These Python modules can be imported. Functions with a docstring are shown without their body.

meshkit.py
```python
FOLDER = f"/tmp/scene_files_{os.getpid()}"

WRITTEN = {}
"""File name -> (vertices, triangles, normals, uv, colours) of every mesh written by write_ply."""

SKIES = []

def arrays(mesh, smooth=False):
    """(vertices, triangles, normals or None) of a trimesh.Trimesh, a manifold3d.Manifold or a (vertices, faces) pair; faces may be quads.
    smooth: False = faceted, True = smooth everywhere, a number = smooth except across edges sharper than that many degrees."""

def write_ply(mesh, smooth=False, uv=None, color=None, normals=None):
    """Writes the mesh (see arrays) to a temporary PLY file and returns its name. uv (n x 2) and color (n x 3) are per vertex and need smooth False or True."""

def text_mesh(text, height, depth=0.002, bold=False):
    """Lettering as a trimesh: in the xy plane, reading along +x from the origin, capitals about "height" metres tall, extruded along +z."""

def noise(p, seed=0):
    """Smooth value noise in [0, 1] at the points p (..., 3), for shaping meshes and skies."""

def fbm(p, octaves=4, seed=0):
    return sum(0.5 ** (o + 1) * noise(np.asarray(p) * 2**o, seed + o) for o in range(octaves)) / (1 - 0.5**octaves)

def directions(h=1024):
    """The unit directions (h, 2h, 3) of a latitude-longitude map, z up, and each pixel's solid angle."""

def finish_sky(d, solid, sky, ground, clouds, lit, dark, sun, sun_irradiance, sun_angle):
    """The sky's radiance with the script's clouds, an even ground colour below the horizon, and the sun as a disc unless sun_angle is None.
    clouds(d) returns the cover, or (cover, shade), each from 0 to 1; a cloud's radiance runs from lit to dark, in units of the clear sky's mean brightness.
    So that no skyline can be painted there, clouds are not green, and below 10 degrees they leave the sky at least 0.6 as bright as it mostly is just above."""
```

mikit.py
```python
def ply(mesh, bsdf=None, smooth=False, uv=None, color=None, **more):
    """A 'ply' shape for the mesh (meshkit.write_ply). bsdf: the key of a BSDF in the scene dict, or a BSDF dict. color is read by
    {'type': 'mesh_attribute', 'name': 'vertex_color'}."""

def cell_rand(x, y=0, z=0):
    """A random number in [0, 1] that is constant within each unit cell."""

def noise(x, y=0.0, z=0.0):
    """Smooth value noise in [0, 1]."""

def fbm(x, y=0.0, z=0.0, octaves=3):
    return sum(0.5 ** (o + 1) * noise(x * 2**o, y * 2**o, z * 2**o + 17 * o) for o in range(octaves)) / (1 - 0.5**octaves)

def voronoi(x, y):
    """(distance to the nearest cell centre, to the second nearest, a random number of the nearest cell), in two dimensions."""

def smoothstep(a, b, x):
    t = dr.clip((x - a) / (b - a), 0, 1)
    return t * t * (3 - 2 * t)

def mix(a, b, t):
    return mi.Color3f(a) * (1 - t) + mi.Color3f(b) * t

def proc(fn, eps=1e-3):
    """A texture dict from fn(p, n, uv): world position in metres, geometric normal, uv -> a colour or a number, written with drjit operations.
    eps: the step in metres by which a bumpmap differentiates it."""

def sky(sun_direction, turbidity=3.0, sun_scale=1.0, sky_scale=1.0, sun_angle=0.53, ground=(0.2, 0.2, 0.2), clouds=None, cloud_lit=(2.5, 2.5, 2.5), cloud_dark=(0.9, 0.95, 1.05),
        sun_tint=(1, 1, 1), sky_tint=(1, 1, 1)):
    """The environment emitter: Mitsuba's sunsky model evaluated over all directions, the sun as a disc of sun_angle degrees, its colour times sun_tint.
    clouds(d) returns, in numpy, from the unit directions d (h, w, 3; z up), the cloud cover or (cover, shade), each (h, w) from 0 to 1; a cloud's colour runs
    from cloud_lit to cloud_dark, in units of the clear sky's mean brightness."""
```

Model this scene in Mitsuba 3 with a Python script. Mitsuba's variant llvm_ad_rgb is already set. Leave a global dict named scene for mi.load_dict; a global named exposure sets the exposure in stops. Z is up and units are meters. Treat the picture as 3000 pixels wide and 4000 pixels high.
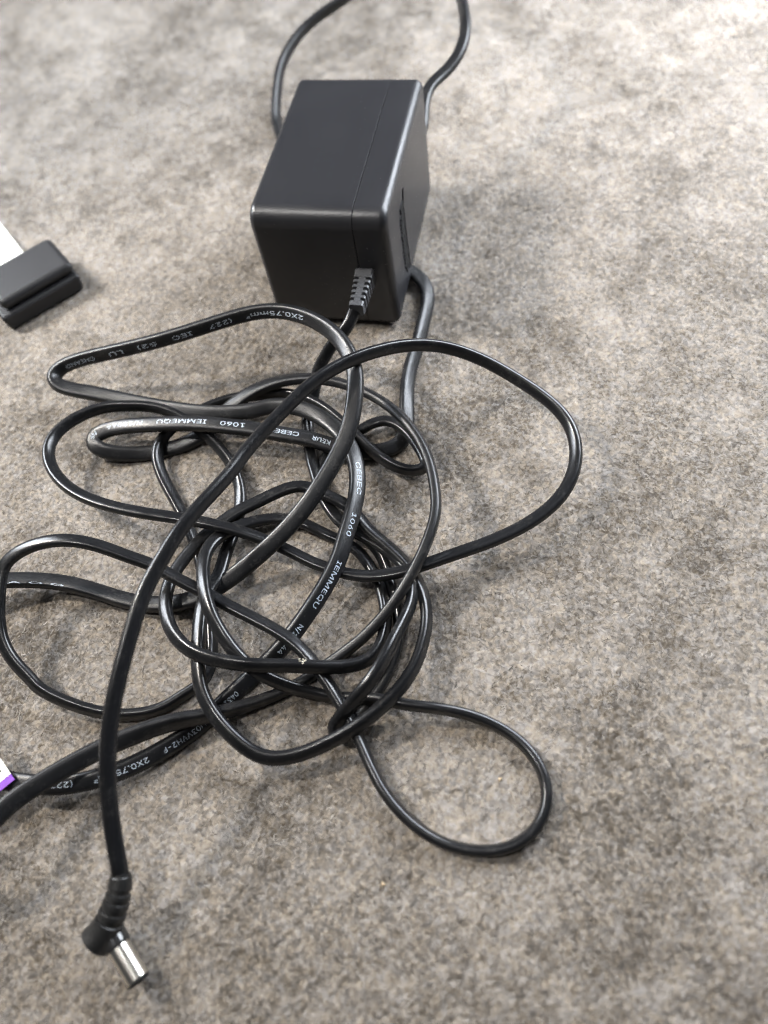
import math, random
import numpy as np, trimesh, manifold3d as m3
import mitsuba as mi, drjit as dr
import mikit, meshkit
from mikit import noise, fbm, voronoi, smoothstep, mix
from scipy.interpolate import CubicSpline

T = mi.ScalarTransform4f
scene, labels = {}, {}

# ------------------------------------------------------------------ camera
EYE = np.array([0, 0, 0.235])
FWD = np.array([0.0, 0.519125, -0.854699])
DOWN = np.array([-0.220280, -0.833704, -0.506373])
scene['camera'] = {'type': 'thinlens', 'fov': 50.914, 'fov_axis': 'x', 'aperture_radius': 0.0020,
                   'focus_distance': 0.262, 'near_clip': 0.01, 'far_clip': 20.0,
                   'to_world': T().look_at(origin=EYE.tolist(), target=(EYE + FWD).tolist(), up=(-DOWN).tolist())}
exposure = 0.18


# ------------------------------------------------------------------ lamps out of frame; two low panels are added to brighten the carpet
def lamp(name, pos, target, w, h, rad, label):
    scene[name] = {'type': 'rectangle', 'emitter': {'type': 'area', 'radiance': {'type': 'rgb', 'value': rad}},
                   'to_world': T().look_at(origin=pos, target=target, up=[0.1, 0.3, 0.9]) @ T().scale([w / 2, h / 2, 1])}
    labels[name] = {'label': label, 'category': 'lamp'}


lamp('lamp', [-0.53, 0.46, 0.60], [-0.02, 0.2, 0], 0.065, 0.065, [520.0, 484.0, 436.0], 'white lamp panel up to the left of the adapter')
lamp('lamp_001', [0.47, 0.47, 0.31], [0.27, 0.49, 0], 0.44, 0.40, [17.5, 18.6, 20.2], 'unseen wide low light panel added to brighten the right-hand side of the carpet')  # added fill panel, makes the carpet brighter towards the right
lamp('lamp_002', [0.03, 0.08, 1.20], [0.03, 0.081, 0], 0.010, 0.42, [44.0, 44.0, 45.0], 'narrow lamp strip straight above the cable tangle')
lamp('lamp_003', [-0.42, 0.11, 1.05], [-0.02, 0.2, 0], 0.05, 0.05, [520.0, 505.0, 485.0], 'small bright lamp high up to the left of the cable tangle')
lamp('lamp_004', [-0.43, 0.52, 0.33], [-0.16, 0.57, 0], 0.26, 0.24, [22.0, 23.4, 25.4], 'unseen low light panel added to brighten the far left-hand corner of the carpet')  # second added fill panel, lifts the far left of the carpet
scene['room_light'] = {'type': 'constant', 'radiance': {'type': 'rgb', 'value': [0.030, 0.032, 0.038]}}


# ------------------------------------------------------------------ materials
def principled(color, rough, metallic=0.0, spec=0.5, bump=None, bscale=0.0, **more):
    b = {'type': 'principled', 'base_color': color if isinstance(color, dict) else {'type': 'rgb', 'value': color},
         'roughness': rough, 'specular': spec, **more}
    if metallic:
        b['metallic'] = metallic
    if bump is not None:
        b = {'type': 'bumpmap', 'scale': bscale, 'arbitrary': bump, 'bsdf': b}
        b = {'type': 'bumpmap', 'bump_texture': b['arbitrary'], 'scale': bscale, 'nested': b['bsdf']}
    return {'type': 'twosided', 'bsdf': b}


def carpet_color(p, n, uv):
    x, y = p.x * 1000, p.y * 1000
    wx = x + 0.9 * noise(x * 0.9, y * 0.9, 3.0)
    wy = y + 0.9 * noise(x * 0.9, y * 0.9, 9.0)
    d1, d2, cell = voronoi(wx * 0.72, wy * 0.72)
    e1, e2, cell2 = voronoi(wx * 1.5 + 7, wy * 1.5)
    fine = noise(wx * 1.7, wy * 1.7, 5.0)
    hair = noise(wx * 4.6, wy * 4.0, 7.0)
    big = mikit.fbm(x * 0.04, y * 0.04, 2.0)
    mid = mikit.fbm(x * 0.15, y * 0.15, 11.0)
    t = 0.23 * cell + 0.21 * cell2 + 0.23 * fine + 0.11 * hair + 0.36 * big + 0.30 * mid - 0.13 * d1 - 0.12 * e1 - 0.06
    t = smoothstep(0.14, 1.00, t)
    c = mix([0.060, 0.051, 0.041], [0.300, 0.273, 0.244], t)
    warm = noise(wx * 0.9 + 40, wy * 0.9, 21.0)
    return c * mix([1.06, 1.0, 0.90], [0.97, 1.0, 1.06], warm)


scene['m_carpet'] = {'type': 'twosided', 'bsdf': {'type': 'principled', 'base_color': mikit.proc(carpet_color), 'roughness': 0.95, 'specular': 0.1,
                     'sheen': 0.5, 'sheen_tint': 0.3}}


def fibre_color(p, n, uv):
    a = noise(p.x * 700, p.y * 700, 31.0)
    b = noise(p.x * 240, p.y * 240, 37.0)
    return mix([0.055, 0.047, 0.038], [0.44, 0.405, 0.365], smoothstep(0.2, 0.95, 0.6 * a + 0.4 * b))


scene['m_fibre'] = principled(mikit.proc(fibre_color), 0.8, spec=0.2)


def wear(p, n, uv):
    a = noise(p.x * 260, p.y * 260, p.z * 260)
    b = noise(p.x * 2600, p.y * 2600, p.z * 2600)
    return 0.16 + 0.10 * a + 0.07 * b


def cord_color(p, n, uv):
    a = noise(p.x * 420, p.y * 420, p.z * 420)
    b = noise(p.x * 1900, p.y * 1900, p.z * 1900)
    dust = smoothstep(0.55, 0.95, 0.5 * a + 0.5 * b)
    fleck = smoothstep(0.90, 0.97, noise(p.x * 3600, p.y * 3600, p.z * 3600))
    return mix([0.0095, 0.0098, 0.0108], [0.030, 0.029, 0.028], dust) + mi.Color3f(0.05) * fleck * dust


scene['m_cord'] = principled(mikit.proc(cord_color), mikit.proc(wear), spec=0.42)


def wear_mains(p, n, uv):
    return wear(p, n, uv) + 0.12


scene['m_mains'] = principled(mikit.proc(cord_color), mikit.proc(wear_mains), spec=0.40)
scene['m_print'] = principled([0.46, 0.52, 0.58], 0.55, spec=0.3)


def grain(p, n, uv):
    return 0.6 * noise(p.x * 3200, p.y * 3200, p.z * 3200) + 0.4 * noise(p.x * 6500, p.y * 6500, p.z * 6500)


def case_rough(p, n, uv):
    return 0.25 + 0.12 * mikit.fbm(p.x * 90, p.y * 90, p.z * 90) + 0.06 * noise(p.x * 900, p.y * 900, p.z * 900)


def case_color(p, n, uv):
    d = smoothstep(0.86, 0.95, noise(p.x * 1500, p.y * 1500, p.z * 1500)) * smoothstep(0.4, 0.7, noise(p.x * 60, p.y * 60, p.z * 60))
    return mix([0.0165, 0.0168, 0.019], [0.05, 0.05, 0.05], d)


scene['m_case'] = principled(mikit.proc(case_color), mikit.proc(case_rough), spec=0.5, bump=mikit.proc(grain, eps=6e-5), bscale=4.5e-5)
scene['m_block'] = principled([0.015, 0.015, 0.0165], 0.55, spec=0.35, bump=mikit.proc(grain, eps=6e-5), bscale=3e-5)
scene['m_relief'] = principled([0.055, 0.057, 0.062], 0.40, spec=0.55)
scene['m_boot'] = principled([0.013, 0.013, 0.013], 0.36, spec=0.5)
scene['m_collar'] = principled([0.02, 0.02, 0.02], 0.18, spec=0.6)
scene['m_dark'] = principled([0.006, 0.006, 0.006], 0.6, spec=0.3)
scene['m_metal'] = principled([0.83, 0.79, 0.71], 0.26, metallic=1.0)
scene['m_white'] = principled([0.78, 0.77, 0.70], 0.5, spec=0.3)
scene['m_purple'] = principled([0.19, 0.045, 0.42], 0.45, spec=0.4)
scene['m_ink'] = principled([0.03, 0.03, 0.035], 0.6, spec=0.3)
scene['m_crumb'] = principled([0.50, 0.39, 0.26], 0.7, spec=0.3)
scene['m_speck'] = principled([0.45, 0.42, 0.34], 0.7, spec=0.3)


def put(key, mesh, bsdf, smooth=35, label=None):
    scene[key] = mikit.ply(mesh, bsdf, smooth=smooth)
    if label:
        labels[key] = {'label': label}


# ------------------------------------------------------------------ carpet: one sheet, dense where the picture sees it
def axis(lo, hi, a, b, sa, sb, far):
    fine = [a]
    while fine[-1] < b:
        fine.append(fine[-1] + sa + (sb - sa) * (fine[-1] - a) / (b - a))
    left, right, st = [], [], sa
    v = a
    while v > lo:
        st = min(st * 1.35, far); v -= st; left.append(v)
    v, st = fine[-1], sb
    while v < hi:
        st = min(st * 1.35, far); v += st; right.append(v)
    return np.array(left[::-1] + fine + right)


gx = axis(-1.6, 1.6, -0.19, 0.265, 0.00058, 0.00058, 0.12)
gy = axis(-1.0, 2.2, -0.02, 0.63, 0.00050, 0.00110, 0.12)
X, Y = np.meshgrid(gx, gy)
q = np.stack([X * 1000, Y * 1000, X * 0], -1)
warp = q + 0.9 * np.stack([meshkit.noise(q * 0.8, 3), meshkit.noise(q * 0.8, 4), X * 0], -1)
Z = 0.50 * (meshkit.noise(warp * 0.75, 11) - 0.5) + 0.42 * (meshkit.noise(warp * 1.5, 12) - 0.5) + 1.1 * (meshkit.fbm(q * 0.045, 3, 13) - 0.5)
inner = (X > -0.20) & (X < 0.275) & (Y > -0.03) & (Y < 0.65)
Z = np.where(inner, Z, 0.3 * Z) / 1000 + 0.0001
nx, ny = len(gx), len(gy)
i, j = np.meshgrid(np.arange(nx - 1), np.arange(ny - 1))
k = (j * nx + i).ravel()
faces = np.vstack([np.stack([k, k + 1, k + nx + 1], 1), np.stack([k, k + nx + 1, k + nx], 1)])
scene['carpet'] = mikit.ply((np.stack([X, Y, Z], -1).reshape(-1, 3), faces), 'm_carpet', smooth=True)
labels['carpet'] = {'label': 'grey-brown mottled felt carpet under everything', 'category': 'carpet', 'kind': 'structure'}

# loose fibres of the pile, matted in all directions
rng = np.random.default_rng(7)
NF, NS = 52000, 4
fy = 0.46 * rng.random(NF) ** 1.25 - 0.012
fx = (rng.random(NF) * 2 - 1) * (0.12 + 0.30 * np.clip(fy, 0, None))
ang, bend = rng.uniform(0, 2 * math.pi, NF), rng.normal(0, 0.55, NF)
flen, fw = rng.uniform(0.0008, 0.0034, NF), rng.uniform(0.00004, 0.00010, NF)
arch, fz = rng.uniform(0.05, 0.42, NF) * (rng.random(NF) < 0.8), rng.uniform(-0.0004, 0.0004, NF)
path = np.zeros((NF, NS, 3))
path[:, 0] = np.stack([fx, fy, fz], 1)
for s in range(1, NS):
    ang = ang + bend
    step = flen / (NS - 1)
    path[:, s] = path[:, s - 1] + np.stack([np.cos(ang) * step, np.sin(ang) * step, arch * step * (1 - 2 * (s - 1) / (NS - 2))], 1)
tg = np.gradient(path, axis=1)
sd = np.stack([-tg[..., 1], tg[..., 0], 0 * tg[..., 0]], -1)
sd /= np.linalg.norm(sd, axis=-1, keepdims=True) + 1e-12
taper = np.array([0.5, 1.0, 0.9, 0.3])[None, :, None] * fw[:, None, None]
lo_, hi_ = path - sd * taper, path + sd * taper
vs = np.concatenate([lo_, hi_], 1).reshape(-1, 3)
one = np.array([[s, s + NS, s + NS + 1] for s in range(NS - 1)] + [[s, s + NS + 1, s + 1] for s in range(NS - 1)])
fs = (np.arange(NF)[:, None, None] * 2 * NS + one[None]).reshape(-1, 3)
scene['carpet_fibre'] = mikit.ply((vs, fs), 'm_fibre')
labels['carpet_fibre'] = {'label': 'fine pale loose fibres lying on the felt carpet', 'category': 'fibre', 'kind': 'stuff'}


# centre lines of the two cords: x, y, z in hundredths of a millimetre and the roll of the flat section in degrees
DC_CORD = [566,21260,2558,35,450,21085,2495,37,322,20929,2406,41,176,20802,2302,46,11,20712,2188,52,-161,20655,2064,56,-332,20616,1931,58,-497,20578,1791,58,-652,20526,1643,57,-796,20457,
1492,56,-939,20386,1340,54,-1082,20311,1191,51,-1207,20207,1043,46,-1309,20073,902,41,-1400,19921,771,39,-1487,19756,654,38,-1577,19584,552,39,-1674,19406,466,40,-1775,19223,396,
40,-1867,19031,342,38,-1945,18830,302,36,-2001,18619,274,33,-2035,18402,256,31,-2055,18183,248,30,-2068,17964,246,29,-2079,17744,249,29,-2087,17524,258,29,-2091,17304,269,28,-2091,
17085,284,28,-2085,16866,300,27,-2073,16647,318,26,-2055,16428,336,26,-2034,16210,354,26,-2013,15991,370,26,-1991,15773,386,26,-1965,15555,399,25,-1933,15337,410,24,-1892,15121,
419,23,-1841,14907,425,22,-1778,14697,429,20,-1703,14490,431,18,-1615,14288,431,17,-1513,14093,429,15,-1394,13908,425,13,-1259,13735,421,12,-1110,13573,417,11,-955,13417,413,12,
-799,13261,411,13,-645,13104,411,15,-495,12943,413,17,-349,12779,419,20,-209,12609,429,22,-78,12433,443,25,43,12250,463,28,150,12060,487,31,240,11861,517,35,308,11655,552,40,351,
11443,591,45,368,11228,635,50,360,11014,683,54,328,10802,734,59,276,10596,790,62,205,10396,849,65,119,10203,910,67,21,10017,974,69,-85,9835,1039,70,-197,9657,1104,71,-312,9481,
1168,71,-429,9305,1230,71,-546,9128,1288,71,-664,8950,1341,70,-785,8772,1387,70,-911,8596,1422,69,-1047,8424,1444,68,-1193,8259,1449,65,-1350,8106,1432,62,-1515,7967,1389,59,-1685,
7845,1321,57,-1855,7740,1230,55,-2022,7649,1119,55,-2184,7569,995,55,-2343,7495,862,56,-2498,7420,725,57,-2648,7335,588,56,-2775,7216,455,47,-2726,7082,326,30,-2541,7154,240,23,
-2370,7280,184,24,-2201,7418,152,26,-2032,7557,140,28,-1863,7699,140,29,-1698,7844,140,30,-1536,7993,140,31,-1379,8147,143,32,-1227,8306,146,33,-1082,8471,150,35,-944,8643,154,36,
-818,8823,158,38,-704,9011,162,39,-604,9207,165,41,-519,9410,168,44,-449,9619,171,46,-393,9832,173,48,-347,10047,174,49,-313,10264,176,51,-288,10483,177,53,-273,10702,177,55,-267,
10922,177,56,-273,11142,177,58,-289,11362,177,59,-309,11581,176,60,-323,11800,175,60,-335,12020,173,61,-356,12239,172,63,-395,12456,170,65,-455,12667,168,68,-534,12872,166,70,-631,
13070,164,72,-740,13261,161,74,-858,13447,159,75,-981,13629,157,75,-1108,13809,155,75,-1236,13988,153,75,-1364,14167,150,75,-1490,14347,148,74,-1613,14529,146,73,-1727,14718,144,
70,-1825,14915,142,67,-1900,15121,140,63,-1955,15334,140,60,-1991,15551,140,56,-2008,15771,140,52,-2003,15991,140,48,-1976,16209,140,44,-1922,16422,140,39,-1837,16625,141,34,-1716,
16808,145,30,-1565,16968,153,26,-1392,17103,165,23,-1206,17218,181,22,-1010,17318,201,21,-811,17407,226,20,-610,17492,254,20,-407,17572,285,19,-202,17646,318,18,6,17708,352,17,218,
17753,386,16,435,17769,418,16,651,17742,448,16,853,17660,474,18,1028,17529,496,21,1175,17367,512,25,1298,17185,525,28,1402,16991,533,31,1490,16790,538,33,1565,16583,539,35,1630,
16373,538,37,1684,16160,534,38,1730,15944,529,41,1763,15727,524,47,1757,15508,519,59,1630,15337,516,73,1416,15303,516,82,1201,15349,521,83,1001,15439,530,81,817,15558,545,79,648,
15697,563,77,492,15851,585,75,347,16015,610,74,212,16187,636,72,86,16366,662,71,-32,16549,689,70,-144,16737,714,69,-253,16926,738,69,-360,17118,760,69,-467,17309,779,69,-577,17499,
795,69,-690,17687,807,70,-806,17874,816,71,-923,18060,821,71,-1043,18245,822,71,-1165,18428,819,72,-1292,18607,812,73,-1427,18781,800,74,-1568,18949,785,75,-1716,19111,765,76,
-1869,19267,742,77,-2029,19416,715,78,-2194,19558,686,80,-2367,19691,654,81,-2548,19811,621,82,-2737,19917,586,83,-2935,20007,550,83,-3139,20083,515,84,-3347,20146,481,83,-3557,
20200,450,83,-3770,20250,422,82,-3983,20300,399,82,-4198,20344,381,81,-4415,20375,369,81,-4635,20386,362,81,-4855,20375,362,81,-5073,20345,367,81,-5287,20299,378,80,-5499,20241,
393,80,-5707,20171,412,79,-5911,20093,434,79,-6112,20005,457,78,-6307,19907,481,78,-6498,19799,504,77,-6682,19681,525,76,-6859,19551,542,75,-7025,19407,555,73,-7177,19249,563,71,
-7311,19074,564,67,-7420,18883,558,63,-7498,18678,547,58,-7542,18463,530,53,-7553,18245,509,48,-7537,18027,485,44,-7502,17811,459,41,-7454,17598,432,39,-7395,17388,405,37,-7329,
17180,378,37,-7259,16973,353,36,-7185,16767,329,36,-7110,16561,306,37,-7035,16355,285,38,-6962,16149,265,39,-6891,15941,247,40,-6822,15733,231,41,-6757,15523,217,42,-6695,15312,
203,43,-6637,15100,192,45,-6584,14887,181,46,-6535,14673,172,48,-6491,14457,165,49,-6452,14241,158,51,-6418,14024,152,52,-6388,13806,147,53,-6362,13587,143,55,-6337,13368,141,56,
-6314,13150,140,57,-6291,12931,140,57,-6269,12712,140,58,-6247,12493,140,59,-6228,12274,140,61,-6215,12054,140,62,-6211,11834,140,64,-6212,11614,140,66,-6219,11394,141,67,-6228,
11174,144,68,-6238,10954,147,69,-6250,10735,150,70,-6269,10515,154,72,-6302,10298,158,75,-6357,10085,163,78,-6445,9884,168,81,-6575,9707,175,84,-6742,9565,181,85,-6932,9455,189,85,
-7134,9369,197,85,-7336,9281,206,85,-7537,9191,216,85,-7742,9113,227,84,-7954,9054,239,82,-8171,9021,253,81,-8390,9012,267,79,-8609,9021,283,77,-8827,9042,300,75,-9044,9076,319,74,
-9258,9124,339,72,-9468,9185,361,70,-9675,9257,385,68,-9878,9338,410,67,-10076,9428,438,65,-10272,9525,467,64,-10464,9627,499,63,-10654,9734,533,61,-10840,9846,570,60,-11022,9963,
609,59,-11199,10086,651,57,-11371,10216,695,54,-11532,10358,742,50,-11670,10522,792,46,-11793,10696,845,45,-11921,10867,901,44,-12048,11037,959,43,-12168,11210,1021,41,-12278,
11390,1085,38,-12373,11576,1153,35,-12449,11771,1222,31,-12503,11971,1295,28,-12535,12175,1370,24,-12547,12381,1446,21,-12543,12587,1525,19,-12526,12791,1604,17,-12497,12995,1683,
15,-12461,13197,1762,14,-12418,13398,1840,13,-12371,13599,1917,12,-12315,13798,1992,9,-12234,13989,2065,6,-12108,14153,2136,2,-11939,14276,2202,1,-11744,14360,2262,0,-11538,14414,
2316,1,-11326,14445,2363,2,-11110,14461,2404,4,-10893,14463,2437,5,-10674,14453,2462,7,-10456,14429,2478,8,-10239,14394,2485,10,-10024,14348,2481,12,-9812,14290,2465,15,-9604,
14224,2439,17,-9400,14149,2403,19,-9201,14067,2357,21,-9007,13979,2302,23,-8818,13885,2241,24,-8632,13788,2174,25,-8449,13690,2102,26,-8266,13593,2028,26,-8082,13499,1951,26,-7897,
13409,1874,27,-7713,13315,1798,28,-7534,13211,1723,31,-7362,13094,1651,33,-7195,12969,1582,34,-7030,12839,1517,35,-6864,12708,1454,35,-6696,12579,1396,35,-6525,12451,1341,35,-6353,
12324,1290,35,-6180,12196,1244,36,-6008,12066,1201,36,-5838,11932,1161,36,-5672,11792,1126,37,-5509,11647,1093,36,-5343,11507,1063,36,-5172,11370,1036,35,-5001,11235,1011,34,-4829,
11099,988,34,-4658,10962,968,34,-4488,10824,949,34,-4320,10683,931,34,-4154,10539,914,34,-3991,10392,898,35,-3833,10240,882,35,-3680,10082,865,36,-3536,9917,848,37,-3404,9742,830,
39,-3284,9559,810,40,-3172,9370,788,41,-3067,9179,764,43,-2965,8985,737,44,-2868,8790,707,46,-2777,8592,675,48,-2694,8392,640,50,-2614,8190,604,52,-2537,7987,569,54,-2462,7782,538,
56,-2390,7576,516,58,-2321,7367,502,59,-2255,7157,496,61,-2192,6946,496,63,-2134,6734,498,65,-2081,6521,500,67,-2031,6306,500,68,-1982,6092,498,70,-1930,5878,491,71,-1874,5666,480,
72,-1810,5456,464,72,-1736,5250,443,72,-1650,5048,419,72,-1554,4852,392,72,-1446,4662,364,73,-1328,4479,335,73,-1200,4303,306,73,-1061,4134,280,73,-911,3975,256,74,-752,3825,235,
74,-582,3685,218,74,-403,3559,206,73,-215,3445,197,73,-18,3346,192,73,185,3261,190,72,393,3192,190,72,607,3139,192,72,824,3103,195,72,1043,3088,199,72,1263,3096,203,73,1480,3131,
207,73,1691,3193,209,74,1893,3281,210,75,2080,3397,209,76,2249,3537,206,77,2397,3700,202,79,2518,3883,195,80,2609,4083,188,82,2667,4295,179,83,2695,4513,171,84,2693,4732,164,85,
2664,4950,158,86,2608,5163,154,87,2528,5368,154,88,2427,5563,157,88,2307,5747,165,89,2171,5920,178,89,2022,6080,197,89,1861,6229,221,89,1691,6365,251,89,1514,6491,286,89,1330,6605,
325,89,1140,6708,367,89,946,6802,410,88,748,6887,453,88,546,6964,495,87,341,7036,533,87,135,7104,566,86,-73,7172,593,86,-281,7241,611,85,-488,7315,619,84,-692,7397,616,83,-890,
7491,601,83,-1083,7594,575,82,-1279,7688,539,82,-1477,7772,493,82,-1676,7849,442,81,-1877,7921,387,81,-2080,7989,335,80,-2285,8054,290,78,-2493,8121,259,77,-2699,8194,245,75,-2904,
8275,253,73,-3105,8359,282,71,-3302,8443,331,70,-3497,8524,395,69,-3688,8604,469,68,-3875,8687,550,66,-4059,8775,633,64,-4238,8871,717,62,-4411,8977,801,60,-4578,9095,883,57,-4736,
9225,963,54,-4885,9368,1041,51,-5023,9521,1117,48,-5149,9686,1190,45,-5264,9860,1259,43,-5370,10041,1324,40,-5468,10230,1384,38,-5558,10423,1436,36,-5640,10623,1480,34,-5715,10826,
1516,32,-5782,11034,1541,30,-5840,11246,1556,28,-5888,11461,1561,25,-5926,11677,1555,23,-5955,11895,1540,21,-5976,12113,1516,19,-5989,12330,1485,17,-5997,12547,1447,15,-5997,12763,
1404,13,-5987,12977,1356,11,-5964,13190,1304,9,-5925,13399,1248,7,-5865,13602,1188,5,-5778,13793,1124,3,-5663,13968,1057,2,-5523,14122,986,2,-5364,14256,914,3,-5191,14371,842,5,
-5007,14469,771,6,-4815,14551,702,8,-4617,14621,637,11,-4413,14676,576,13,-4204,14717,518,15,-3992,14740,465,17,-3778,14742,416,20,-3563,14722,372,23,-3352,14677,332,26,-3147,
14606,297,29,-2950,14512,267,33,-2763,14399,241,35,-2586,14270,218,37,-2416,14131,200,38,-2250,13988,185,39,-2084,13844,173,39,-1915,13703,163,38,-1742,13567,157,38,-1571,13429,
154,39,-1411,13279,154,41,-1267,13112,156,43,-1142,12932,161,46,-1035,12739,168,48,-945,12539,177,50,-869,12333,188,52,-804,12123,201,53,-747,11911,217,54,-700,11697,234,55,-663,
11481,254,56,-636,11263,275,56,-621,11045,298,57,-618,10826,323,58,-627,10608,351,58,-650,10391,380,59,-686,10177,411,60,-737,9965,444,61,-803,9758,480,62,-885,9558,517,63,-988,
9367,557,64,-1114,9193,600,65,-1268,9042,645,67,-1450,8929,692,67,-1652,8858,743,67,-1862,8823,795,66,-2075,8813,849,65,-2288,8821,903,64,-2500,8843,958,63,-2711,8874,1013,62,
-2921,8911,1067,61,-3131,8952,1119,60,-3341,8994,1170,59,-3552,9035,1218,59,-3764,9074,1263,58,-3976,9113,1304,58,-4189,9154,1340,57,-4403,9198,1371,56,-4616,9247,1395,55,-4828,
9303,1413,54,-5038,9369,1424,53,-5245,9443,1429,52,-5449,9525,1426,51,-5651,9613,1419,50,-5848,9708,1406,49,-6041,9813,1389,47,-6227,9929,1368,45,-6404,10057,1344,43,-6571,10198,
1318,40,-6723,10354,1290,37,-6861,10523,1261,34,-6984,10704,1231,30,-7090,10893,1200,27,-7181,11091,1169,24,-7256,11296,1138,21,-7314,11506,1106,18,-7355,11720,1074,16,-7378,11936,
1043,13,-7384,12154,1012,11,-7370,12371,981,9,-7337,12586,951,7,-7283,12798,922,6,-7207,13002,893,4,-7111,13198,866,3,-6999,13386,841,3,-6874,13565,818,2,-6739,13738,797,2,-6598,
13906,778,2,-6452,14070,761,2,-6296,14225,747,2,-6130,14368,735,2,-5956,14502,726,2,-5775,14628,719,2,-5591,14747,714,3,-5402,14861,711,3,-5209,14967,710,3,-5011,15063,711,3,-4807,
15144,713,3,-4597,15210,716,3,-4384,15265,721,4,-4171,15318,726,4,-3958,15375,732,4,-3746,15433,737,5,-3533,15489,743,5,-3319,15538,748,6,-3102,15573,752,6,-2882,15586,754,8,-2664,
15563,755,10,-2456,15493,755,13,-2265,15384,752,16,-2089,15252,748,19,-1921,15110,741,20,-1756,14965,732,21,-1587,14824,722,22,-1419,14683,710,23,-1261,14531,696,26,-1123,14360,
682,30,-1005,14175,667,33,-902,13981,653,35,-809,13782,639,36,-718,13582,625,37,-619,13386,612,36,-507,13197,600,35,-385,13014,589,35,-261,12833,580,35,-136,12651,573,36,-15,12468,
567,37,102,12281,563,38,210,12090,561,40,309,11893,562,42,396,11691,564,44,470,11484,569,46,530,11272,576,48,576,11058,585,51,608,10840,595,53,625,10621,608,55,626,10402,622,58,
612,10183,638,60,581,9966,656,62,534,9751,675,63,472,9541,695,64,398,9335,716,64,313,9133,738,64,219,8936,760,63,115,8743,782,63,3,8555,804,62,-120,8374,825,62,-255,8201,845,61,
-403,8039,863,60,-561,7887,879,60,-730,7746,891,59,-905,7614,899,58,-1087,7490,902,57,-1275,7375,900,57,-1467,7268,893,56,-1664,7170,880,56,-1864,7082,862,55,-2068,7003,840,55,
-2275,6932,813,55,-2484,6870,785,54,-2695,6816,754,54,-2908,6768,723,53,-3122,6726,694,52,-3337,6690,667,52,-3554,6661,643,51,-3772,6640,625,50,-3992,6629,613,49,-4212,6632,609,48,
-4431,6652,611,46,-4646,6696,621,44,-4853,6769,638,41,-5045,6872,661,38,-5222,7001,688,36,-5382,7148,720,34,-5529,7308,753,33,-5667,7475,789,33,-5798,7649,824,32,-5920,7829,858,32,
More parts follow.
